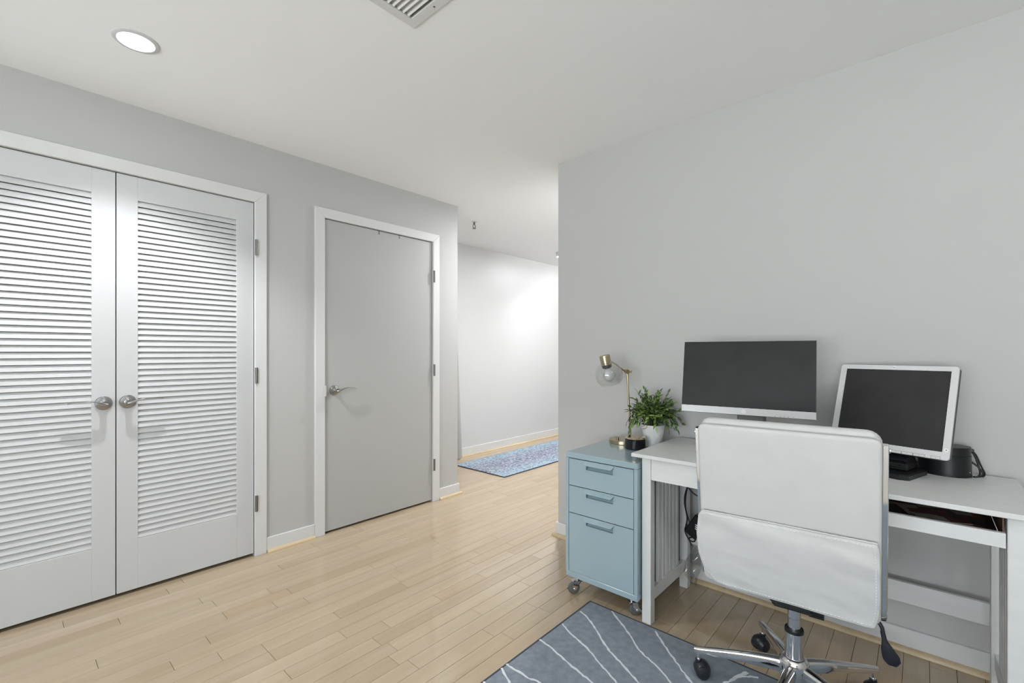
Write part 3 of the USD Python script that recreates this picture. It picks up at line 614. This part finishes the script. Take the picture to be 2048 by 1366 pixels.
base2 = (2.245, .06, DZ)
m2 = thing('monitor', 'square tilted monitor with a thick silver frame on a black stand', 'monitor', base2)
F = Frame((2.234, .090, .988), base2, -.2888, .3309)
obj('housing', F.t(cat_(prism(rrect(.36, .332, .010), -.018, -.001), prism(rrect(.30, .27, .03), -.045, -.018))), M['black'], m2)
fr2 = Polygon(rrect(.36, .332, .010).exterior.coords, [[(-.1605, -.139), (.1605, -.139), (.1605, .149), (-.1605, .149)]])
bz = obj('bezel', F.t(cat_(prism(fr2, -.004, .006), )), M['silver'], m2)
obj('screen', F.t(prism(sbox(-.162, -.141, .162, .151), -.001, .0015)), M['screen_matte'], m2)
logo(F, bz, -.004, .1575, .006, .0062, M['white_ink'], M['ink'])
def outline(x0, x1, z0, z1, q=.0007): return Polygon([(x0, z0), (x1, z0), (x1, z1), (x0, z1)], [[(x0 + q, z0 + q), (x1 - q, z0 + q), (x1 - q, z1 - q), (x0 + q, z1 - q)]])
for x0, x1 in ((.019, .0515), (.0515, .084), (.084, .117), (.132, .158)):
    bt = obj('button', F.t(prism(outline(x0, x1, -.166, -.1565), .0058, .0063)), M['ink'], bz)
    obj('button_icon', F.t(lathe([(0, 0), (.0010, 0), (.0010, .0003), (0, .0003)], 8, at=((x0 + x1) / 2, -.161, .006))), M['ink'], bt)
st = obj('sticker', F.t(lathe([(0, 0), (.006, 0), (.006, .0004), (0, .0004)], 20, at=(.1705, -.131, .006))), M['white_ink'], bz)
obj('sticker_mark', F.t(lathe([(0, 0), (.0018, 0), (.0018, .0003), (0, .0003)], 10, at=(.1705, -.131, .0064))), M['ink'], st)
R2 = trimesh.transformations.rotation_matrix(-.2888, [0, 0, 1])
def r2(m): m.apply_transform(R2); return m
# base plate, raised foot and neck, turned like the screen
basepoly = Polygon([(-.122, -.035), (-.107, -.058), (.045, -.062), (.054, -.054), (.054, .110), (.045, .118), (-.107, .114), (-.122, .091)])
obj('stand_base', r2(cat_(prism(basepoly, 0.0002, .016), prism(basepoly.buffer(-.004), .016, .019))), M['black'], m2)
obj('stand_foot', r2(cat_(B(-.055, .045, -.036, .092, .018, .052, .006), B(-.058, -.05, -.017, .073, .030, .040, .002))), M['black'], m2)
obj('stand_neck', r2(trimesh.convex.convex_hull(np.array([(x, y, z) for x, y, z in [(-.035, -.027, .05), (-.035, .083, .05), (.043, -.027, .05), (.043, .083, .05), (.040, -.022, .20), (.040, .078, .20), (.075, -.022, .20), (.075, .078, .20)]]))), M['black'], m2)
obj('stand_joint', F.t(B(-.05, .05, -.06, .05, -.07, -.044, .004)), M['black'], m2)

# black speaker behind the tilted monitor
spk = thing('speaker', 'small rounded black speaker on the desk behind the tilted monitor', 'speaker', (2.345, -.06, DZ))
def plan(s): 
    c = spline([(-.012, -.072), (-.043, -.05), (-.056, -.018), (-.050, .022), (-.028, .058), (.008, .074)], 18) * s
    return Polygon([tuple(p) for p in c] + [(.052 * s, .074 * s), (.052 * s, -.050 * s), (.02 * s, -.072 * s)])
obj('body', prism(plan(1), .006, .076), M['black'], spk, smooth=40)
obj('cap', prism(plan(.985), .0772, .106), M['black'], spk, smooth=40)
obj('seam', prism(plan(.965), .0755, .0775), M['black_gloss'], spk, smooth=40)
obj('foot', prism(plan(1.03), .0, .006), M['black'], spk, smooth=40)
obj('badge', B(-.0275, -.0262, -.068, -.060, .018, .022), M['grey_plastic'], spk)
cb = thing('cable_loop', 'looped black cable lying at the right of the black speaker', 'cable', (2.385, -.143, DZ))
obj('cord', cat_(tube(spline([(-.004, .012, .05), (-.008, .002, .042), (-.010, -.012, .028), (-.012, -.020, .012), (-.024, -.014, .004), (-.05, .0, .0035)], 30), .0030, 8, (.6, .5, .2)),
   tube(spline([(.004, .008, .085), (-.002, -.003, .060), (-.010, -.010, .030), (-.018, -.012, .012), (-.034, -.006, .0035), (-.05, .006, .0035)], 30), .0030, 8, (.6, .5, .2)),
   tube(spline([(.004, .008, .085), (.010, .0, .078), (.014, -.008, .06), (.0, -.018, .03), (-.014, -.024, .012), (-.028, -.018, .0035)], 30), .0026, 8, (.6, .5, .2))), M['cable'], cb, smooth=50)
obj('plug', B(-.003, .011, .002, .016, .083, .094, .002), M['black'], cb)
cb2 = thing('cable_loop', 'tangle of black cables on the desk between monitor stand and speaker', 'cable', (2.372, .055, DZ))
obj('cord', cat_(*[tube(spline([(-.03 + .01 * k, -.03, .004), (-.055 + .012 * k, -.02 + .012 * k, .03 + .01 * k), (-.02, .02, .05 - .008 * k), (.01, .03 - .01 * k, .02), (-.02, .0, .0045)], 26), .0028, 7, (.5, .3, .7)) for k in range(3)]), M['cable'], cb2, smooth=50)

# power brick and cords hanging below the desk
pb = thing('power_adapter', 'black power adapter with a white print hanging behind the desk leg', 'power adapter', (2.30, .835, .335))
bx = B(-.016, .016, -.032, .032, -.055, .055, .004); Rb = trimesh.transformations.rotation_matrix(.55, [1, 0, 0]); bx.apply_transform(Rb)
bk = obj('brick', bx, M['black'], pb)
for q in (0, 1, 2):
    lb = B(-.0165, -.0162, -.006 - .016, .006 - .004 * q, .012 - q * .009, .017 - q * .009); lb.apply_transform(Rb); obj('label_print', lb, M['white_ink'], bk)
cords = [[(0, -.02, .30), (-.01, .035, .20), (-.005, .055, .10), (0, .045, .02), (0, .05, -.05), (0, .02, -.08), (0, .0, -.06)],
         [(.01, -.03, .31), (0, .04, .27), (.0, .045, .20), (.0, .01, .16), (.0, -.03, .15)],
         [(0, -.01, .31), (0, .02, .25), (-.005, .045, .17), (0, .052, .08), (0, .03, .01)],
         [(0, .045, .0), (0, .055, -.03), (0, .035, -.075), (0, .02, -.10), (0, .03, -.085), (0, .02, -.06)]]
for c in cords: obj('cord', tube(spline(c, 34), .0034, 8, (1, 0, 0)), M['cable'], pb, smooth=50)
tb = thing('plastic_bag', 'crumpled clear plastic bag dangling below the black power adapter', 'bag', (2.31, .85, 0))
xs = np.linspace(-1, 1, 9); zs = np.linspace(0, 1, 18); V = []
for b in zs:
    wdt = .006 + .036 * math.sin(PI * min(1, b * .95 + .02)) ** .8
    for a in xs: V.append((.012 * math.sin(7 * b + 3 * a) + .006 * math.sin(17 * b), wdt * a + .012 * math.sin(5 * b), .035 + .19 * b))
V = np.array(V); q = np.array([(j * 9 + i, j * 9 + i + 1, (j + 1) * 9 + i + 1, (j + 1) * 9 + i) for j in range(17) for i in range(8)])
fm = trimesh.Trimesh(V, np.vstack([q[:, [0, 1, 2]], q[:, [0, 2, 3]]]), process=False)
obj('film', trimesh.util.concatenate([fm, trimesh.Trimesh(V + [.006, 0, 0], fm.faces[:, ::-1], process=False)]), M['film'], tb, smooth=True)
obj('tie', tube(spline([(0, .02, .245), (0, .008, .24), (.0, .004, .222)], 8), .0015, 6), M['film'], tb)

# ------------------------------------------------------------------ lamp, jar, plant on the cabinet
LX, LY = 2.266, 1.214
lp = thing('desk_lamp', 'brass desk lamp with a clear glass globe on the blue cabinet', 'lamp', (LX, LY, CTOP), -48.2)
# local x = towards the right of the picture plane, local z up
obj('base', lathe([(0, 0), (.074, 0), (.0755, .002), (.0755, .0185), (.074, .0205), (0, .0205)], 56), M['brass'], lp, smooth=30)
obj('knob', lathe([(0, .0205), (.0062, .0205), (.0062, .033), (.005, .0345), (0, .0345)], 20, at=(-.036, -.028, 0)), M['brass_dark'], lp, smooth=30)
obj('pole', cat_(cyl((.040, .0, .0205), (.022, 0, .376), .0052, 16), lathe([(0, .0205), (.010, .0205), (.008, .026), (0, .026)], 20, at=(.040, 0, 0))), M['brass'], lp, smooth=40)
J = np.array((.022, 0, .386))
obj('joint', cat_(cyl(J + (0, -.013, 0), J + (0, .013, 0), .0115, 20), cyl(J + (0, 0, -.014), J + (0, 0, 0), .0085, 16), cyl(J + (-.016, 0, .004), J, .0075, 14)), M['brass_dark'], lp, smooth=40)
obj('joint_screw', cat_(cyl(J + (.008, 0, 0), J + (.022, -.004, .0), .0022, 10), cyl(J + (.018, -.005, -.007), J + (.023, -.003, .007), .0028, 10)), M['brass_dark'], lp, smooth=40)
S0, S1 = np.array((-.104, -.005, .476)), np.array((-.0915, -.005, .4225))
obj('arm', tube(spline([J + (-.008, 0, .002), (-.018, -.002, .408), (-.046, -.004, .430), (-.074, -.005, .441), (-.090, -.005, .444)], 20), .0046, 12, (0, 1, 0)), M['brass_dark'], lp, smooth=40)
ax = (S1 - S0) / np.linalg.norm(S1 - S0)
A4 = trimesh.geometry.align_vectors([0, 0, 1], ax); A4[:3, 3] = S0
def along(prof, n=32): m = lathe(prof, n); m.apply_transform(A4); return m
sL = float(np.linalg.norm(S1 - S0))
obj('socket', along([(0, 0), (.022, 0), (.0265, .002), (.0285, .007), (.0285, sL), (.0, sL)]), M['brass'], lp, smooth=35)
obj('collar', along([(.0, sL), (.0265, sL), (.026, sL + .013), (.018, sL + .019), (0, sL + .019)]), M['black'], lp, smooth=35)
R_ = .0745; c0 = sL + .056
gl = [(R_ * math.sin(a), c0 - R_ * math.cos(a)) for a in np.linspace(math.asin(.0270 / R_), PI - math.asin(.049 / R_), 30)]
gi = [((R_ - .0016) * math.sin(a), c0 - (R_ - .0016) * math.cos(a)) for a in np.linspace(math.asin(.0270 / R_), PI - math.asin(.049 / R_), 30)][::-1]
obj('glass_shade', along(gl + gi + gl[:1], 48), M['globe'], lp, smooth=40)
obj('bulb', along([(0, sL + .016), (.012, sL + .018), (.015, sL + .028), (.026, sL + .046), (.030, sL + .062), (.027, sL + .077), (.016, sL + .088), (0, sL + .092)], 28), M['bulb'], lp, smooth=True)
jr = thing('candle_jar', 'black glass jar with a polished gold lid in front of the lamp', 'jar', (2.165, 1.092, CTOP))
obj('jar', lathe([(0, 0), (.044, 0), (.050, .003), (.0515, .008), (.0515, .050), (.049, .052), (0, .052)], 48), M['black_gloss'], jr, smooth=30)
obj('lid', lathe([(0, .052), (.0495, .052), (.0515, .0535), (.0515, .0605), (.050, .0625), (.0, .0625)], 48), M['gold'], jr, smooth=30)

pt = thing('potted_plant', 'leafy green plant in a white marbled pot behind the jar', 'plant', (2.285, 1.052, CTOP))
obj('pot', lathe([(0, 0), (.040, 0), (.043, .003), (.0595, .112), (.060, .115), (.057, .115), (.052, .098), (0, .096)], 40), M['pot'], pt, smooth=35)
obj('soil', lathe([(0, .1005), (.0515, .1005), (.0515, .099), (0, .099)], 24), M['soil'], pt)
pr = np.random.default_rng(11)
leaves, stems = [], []
def leaf_mesh(p, d, up, L, wd):
    d = d / np.linalg.norm(d); s = np.cross(d, up); s /= max(np.linalg.norm(s), 1e-6); n = np.cross(s, d)
    st = [(0, .08), (.25, .75), (.5, 1.0), (.75, .62), (1, 0.02)]; V = []
    for tt, ww in st:
        c = p + d * L * tt - n * L * .28 * tt * tt
        V += [c + s * wd * ww / 2 + n * wd * .14 * ww, c, c - s * wd * ww / 2 + n * wd * .14 * ww]
    F = []
    for i in range(4):
        a = i * 3; F += [(a, a + 1, a + 4), (a, a + 4, a + 3), (a + 1, a + 2, a + 5), (a + 1, a + 5, a + 4)]
    V = np.array(V); F = np.array(F); k = len(V)
    return trimesh.Trimesh(np.vstack([V, V - n * .0004]), np.vstack([F, F[:, ::-1] + k]), process=False)
NS = 112
for i in range(NS):
    az = i * 2.39996 + pr.uniform(-.25, .25); q = (i + .5) / NS; el = math.asin(min(.99, q ** 1.15))      # even over the dome
    rr = pr.uniform(.096, .136); droop = 0.0
    if i % 9 == 0: rr *= 1.22
    if q < .22: droop = pr.uniform(.0, .055)
    ux, uy = math.cos(az), math.sin(az)
    if ux > 0: rr *= 1 - .22 * ux
    p0 = np.array((.016 * ux, .016 * uy, .098)); p2 = np.array((rr * math.cos(el) * ux, rr * math.cos(el) * uy, .146 + rr * 1.10 * math.sin(el) - droop)) + pr.normal(0, .006, 3)
    p1 = (p0 + p2) / 2 + np.array((0, 0, .030))
    if droop: p1 = p1 + np.array((.01 * ux, .01 * uy, .030))
    c = spline([p0, p1, p2], 16); stems.append(tube(c, .0011, 5, (.3, .5, .1)))
    nl = 11
    for k in range(nl):
        tt = .38 + .62 * k / (nl - 1); j = min(15, int(tt * 15)); T = c[min(15, j + 1)] - c[max(0, j - 1)]; T /= np.linalg.norm(T)
        sd = np.cross(T, (0, 0, 1.)); sd /= max(np.linalg.norm(sd), 1e-6)
        d = T * .8 + sd * (.7 if k % 2 else -.7) * (0 if k == nl - 1 else 1) + pr.normal(0, .25, 3) + np.array((0, 0, .10))
        up = np.array((0, 0, 1.)) + pr.normal(0, .4, 3)
        leaves.append((c[j], leaf_mesh(c[j], d, up, pr.uniform(.023, .036), pr.uniform(.0095, .0135))))
for s_ in stems: obj('stem', s_, M['stem'], pt)
view = -np.array((LX, LY, .7 - EYE)); view /= np.linalg.norm(view)
leaves.sort(key=lambda q: -(q[0] @ view))
lm = [M['leaf'], M['leaf_mid'], M['leaf_mid'], M['leaf_light']]
for k, (c, m) in enumerate(leaves[:290]): obj('leaf', m, lm[int(pr.integers(0, 4))], pt, smooth=True)
obj('foliage', cat_(*[m for c, m in leaves[290:]]), M['leaf'], pt, smooth=True, kind='stuff', label='inner leaves of the plant')

# ------------------------------------------------------------------ office chair
ch = thing('office_chair', 'white leather office chair with chrome frame, seen from behind', 'chair', (1.788, .323, .0050), 5.2)
def back_x(z): 
    return -.234 - .163 * (z - .708) + .10 * (z - .70) ** 2
def bmap(a, b, d, off=0.0):     # a: across (to the right = -y), b: height, d: depth towards the rear (-x)
    return (back_x(b) + off - d * .987, -a + .011, b + d * .16)
wr = lambda a, b: (meshkit.fbm(np.array([[a * 9 + 3, b * 16, 1.7]]), 3, 4)[0] - .5)
rear = rrect(.466, .535, .022, cx=0, cy=.6975)
obj('rear_panel', pad(rear, .018, .012, lambda a, b, d: bmap(a, b, d + .004 * wr(a, b), .009), res=.010), M['leather'], ch, smooth=60)
front = Polygon(rrect(.470, .545, .035, cx=0, cy=.709).exterior.coords)
obj('front_cushion', pad(front, .050, .028, lambda a, b, d: bmap(a, b, d, .050), res=.011), M['leather'], ch, smooth=60)
low = sbox(-.232, .44, .232, .682)
low = Polygon([(a - .005 if a < 0 else a, b) for a, b in [(-.222, .679), (.224, .679), (.228, .66), (.230, .60), (.231, .52), (.229, .47), (.220, .430), (.20, .427), (0, .430), (-.15, .430), (-.19, .436), (-.219, .470), (-.236, .53), (-.239, .60), (-.232, .66)]]).buffer(.004).buffer(-.004)
def lowmap(a, b, d):
    bulge = .013 * math.sin(PI * min(1, max(0, (.70 - b) / .26)) ) + .010 * max(0, (.52 - b) / .09)
    wrk = .014 * wr(a * .5, b * 1.5 + a * .35) + .004 * math.sin(40 * (b + .35 * a)) * math.exp(-((a - .16) / .07) ** 2 - ((b - .60) / .05) ** 2)
    return bmap(a, b, d + bulge + wrk, -.005)
obj('lower_panel', pad(low, .012, .006, lowmap, res=.012), M['leather'], ch, smooth=60, label='loose lower pocket of the white leather back')
ring = low.buffer(-.010).exterior
n = 150; stp = [ring.interpolate(i * ring.length / n).coords[0] for i in range(n + 1)]
for i in range(0, n, 1):
    pass
obj('stitching', cat_(*[tube(np.array([lowmap(a0, b0, .0068), lowmap((a0 + a1) / 2, (b0 + b1) / 2, .0078), lowmap(a1, b1, .0068)]), .0008, 5, (1, 0, 0)) for (a0, b0), (a1, b1) in [(np.array(stp[i]), np.array(stp[i]) * .35 + np.array(stp[i + 1]) * .65) for i in range(n)]]), M['thread'], ch)
obj('seam_piping', tube(np.array([lowmap(a, .6795 + .0006 * math.sin(a * 300), .004) for a in np.linspace(-.221, .223, 60)]), .0026, 8, (0, 0, 1)), M['leather'], ch, smooth=60)
sr = front.buffer(-.007).exterior
# chrome side rails follow the back and turn forward under the seat
for s in (-1, 1):
    zs = np.linspace(.945, .50, 16); path = [(back_x(z) + .042, s * .2405 + .011, z) for z in zs] + [(-.150, s * .2405 + .011, .466), (-.125, s * .2405 + .011, .440), (-.085, s * .2405 + .011, .424), (-.03, s * .2405 + .011, .420), (.10, s * .2405 + .011, .424), (.24, s * .2405 + .011, .432)]
    obj('side_rail', sweep(spline(path, 60), [(-.007, -.009), (-.005, -.012), (.005, -.012), (.007, -.009), (.007, .009), (.005, .012), (-.005, .012), (-.007, .009)], (0, 1, 0)), M['chrome'], ch, smooth=25)
    obj('rail_bolt', lathe([(0, 0), (.007, 0), (.007, .003), (0, .004)], 16, axis='y', at=(back_x(.93) + .042, s * .2405 + .011 + (.007 if s > 0 else -.011), .93)), M['chrome'], ch, smooth=30)
seat = rrect(.47, .456, .05, cx=.075, cy=0)
obj('seat', pad(seat, .062, .035, lambda a, b, d: (a, b, .462 + d - .05 * max(0, (a - .22) / .09) ** 2), res=.02), M['leather'], ch, smooth=60)
obj('cross_bar', cat_(B(-.08, -.05, -.234, .234, .405, .425, .004), B(.12, .15, -.234, .234, .405, .425, .004)), M['chrome'], ch)
obj('tilt_mechanism', cat_(B(-.105, .14, -.055, .060, .378, .408, .006), B(-.075, .10, -.058, .058, .352, .380, .008), cyl((0, 0, .336), (0, 0, .356), .033, 20), cyl((-.020, -.045, .356), (-.020, -.085, .356), .027, 20)), M['black'], ch, smooth=30)
obj('adjust_lever', cat_(tube(spline([(-.02, -.06, .392), (-.025, -.19, .39), (-.03, -.222, .375), (-.032, -.232, .350)], 18), .0055, 10, (1, 0, 0)),
    sweep(spline([(-.032, -.231, .352), (-.034, -.236, .325), (-.035, -.246, .292), (-.03, -.263, .258)], 14), circ(.0042, 14, .0085), (1, 0, 0), np.stack([np.interp(np.linspace(0, 1, 14), [0, .25, .5, .8, 1], [1.1, 1.1, 1.2, 1.2, .6]), np.interp(np.linspace(0, 1, 14), [0, .25, .5, .75, .93, 1], [.7, .8, 1.9, 2.6, 2.0, .6])], 1))), M['caster'], ch, smooth=40)
obj('gas_column', lathe([(0, .245), (.0195, .245), (.0195, .3005), (.0188, .301), (.0188, .3025), (.0195, .303), (.0195, .3285), (.0188, .329), (.0188, .3305), (.0195, .331), (.0195, .352), (0, .352)], 32), M['chrome'], ch, smooth=30)
obj('column_sleeve', cat_(lathe([(0, .15), (.0275, .15), (.0275, .255), (0, .255)], 36)), M['chrome'], ch, smooth=30)
obj('column_collar', lathe([(.0196, .253), (.0285, .253), (.0285, .262), (.0270, .2655), (.0196, .2655)], 36), M['black'], ch, smooth=30)
obj('hub', lathe([(0, .085), (.030, .085), (.040, .095), (.046, .125), (.044, .155), (.034, .168), (.0285, .170), (0, .170)], 36), M['chrome'], ch, smooth=40)
for k in range(5):
    a = math.radians(103.3 - 72 * k - 5.2); u = np.array((math.cos(a), math.sin(a), 0)); Rr = .314
    P = [u * .030 + (0, 0, .136), u * .10 + (0, 0, .131), u * .20 + (0, 0, .117), u * Rr + (0, 0, .098)]
    sc = np.stack([np.linspace(1.0, .42, 20), np.linspace(1.0, .62, 20)], 1)
    prof = [(-.024, -.016), (-.012, -.0185), (.010, -.0165), (.018, -.010), (.0205, 0), (.018, .010), (.010, .0165), (-.012, .0185), (-.024, .016)]
    arm = obj('base_arm', sweep(spline(P, 20), prof, (0, 0, 1), sc), M['chrome'], ch, smooth=40)
    cst = u * (Rr - .014)
    obj('caster_stem', cat_(cyl(cst + (0, 0, .058), cst + (0, 0, .098), .0055, 12), cyl(cst + (0, 0, .060), cst + (0, 0, .068), .0085, 14)), M['chrome'], arm, smooth=40)
    ca = a + [1.9, .6, 2.3, .9, 1.2][k]; w_ = np.array((math.cos(ca), math.sin(ca), 0)); ctr = cst + np.array((-w_[1], w_[0], 0)) * .012
    whl = []
    for sgn in (-1, 1):
        q = lathe([(0, .003), (.0245, .003), (.0262, .008), (.0255, .018), (.021, .0265), (.012, .0295), (0, .030)], 24)
        if sgn < 0: q.vertices[:, 2] *= -1; q.faces = q.faces[:, ::-1]
        q.apply_transform(trimesh.geometry.align_vectors([0, 0, 1], w_)); q.apply_translation(ctr + (0, 0, .0265)); whl.append(q)
    hood = lathe([(0, -.024), (.020, -.024), (.028, -.012), (.0285, 0), (.028, .012), (.020, .024), (0, .024)], 24)
    hood.apply_transform(trimesh.geometry.align_vectors([0, 0, 1], w_)); hood.apply_translation(ctr + (0, 0, .032))
    hv = hood.vertices; hv[:, 2] = np.maximum(hv[:, 2], .022); hood.vertices = hv
    cc = obj('caster_hood', cat_(hood, cyl(cst + (0, 0, .050), cst + (0, 0, .064), .011, 14)), M['caster'], arm, smooth=40)
    obj('caster_wheel', cat_(*whl), M['caster'], arm, smooth=40)
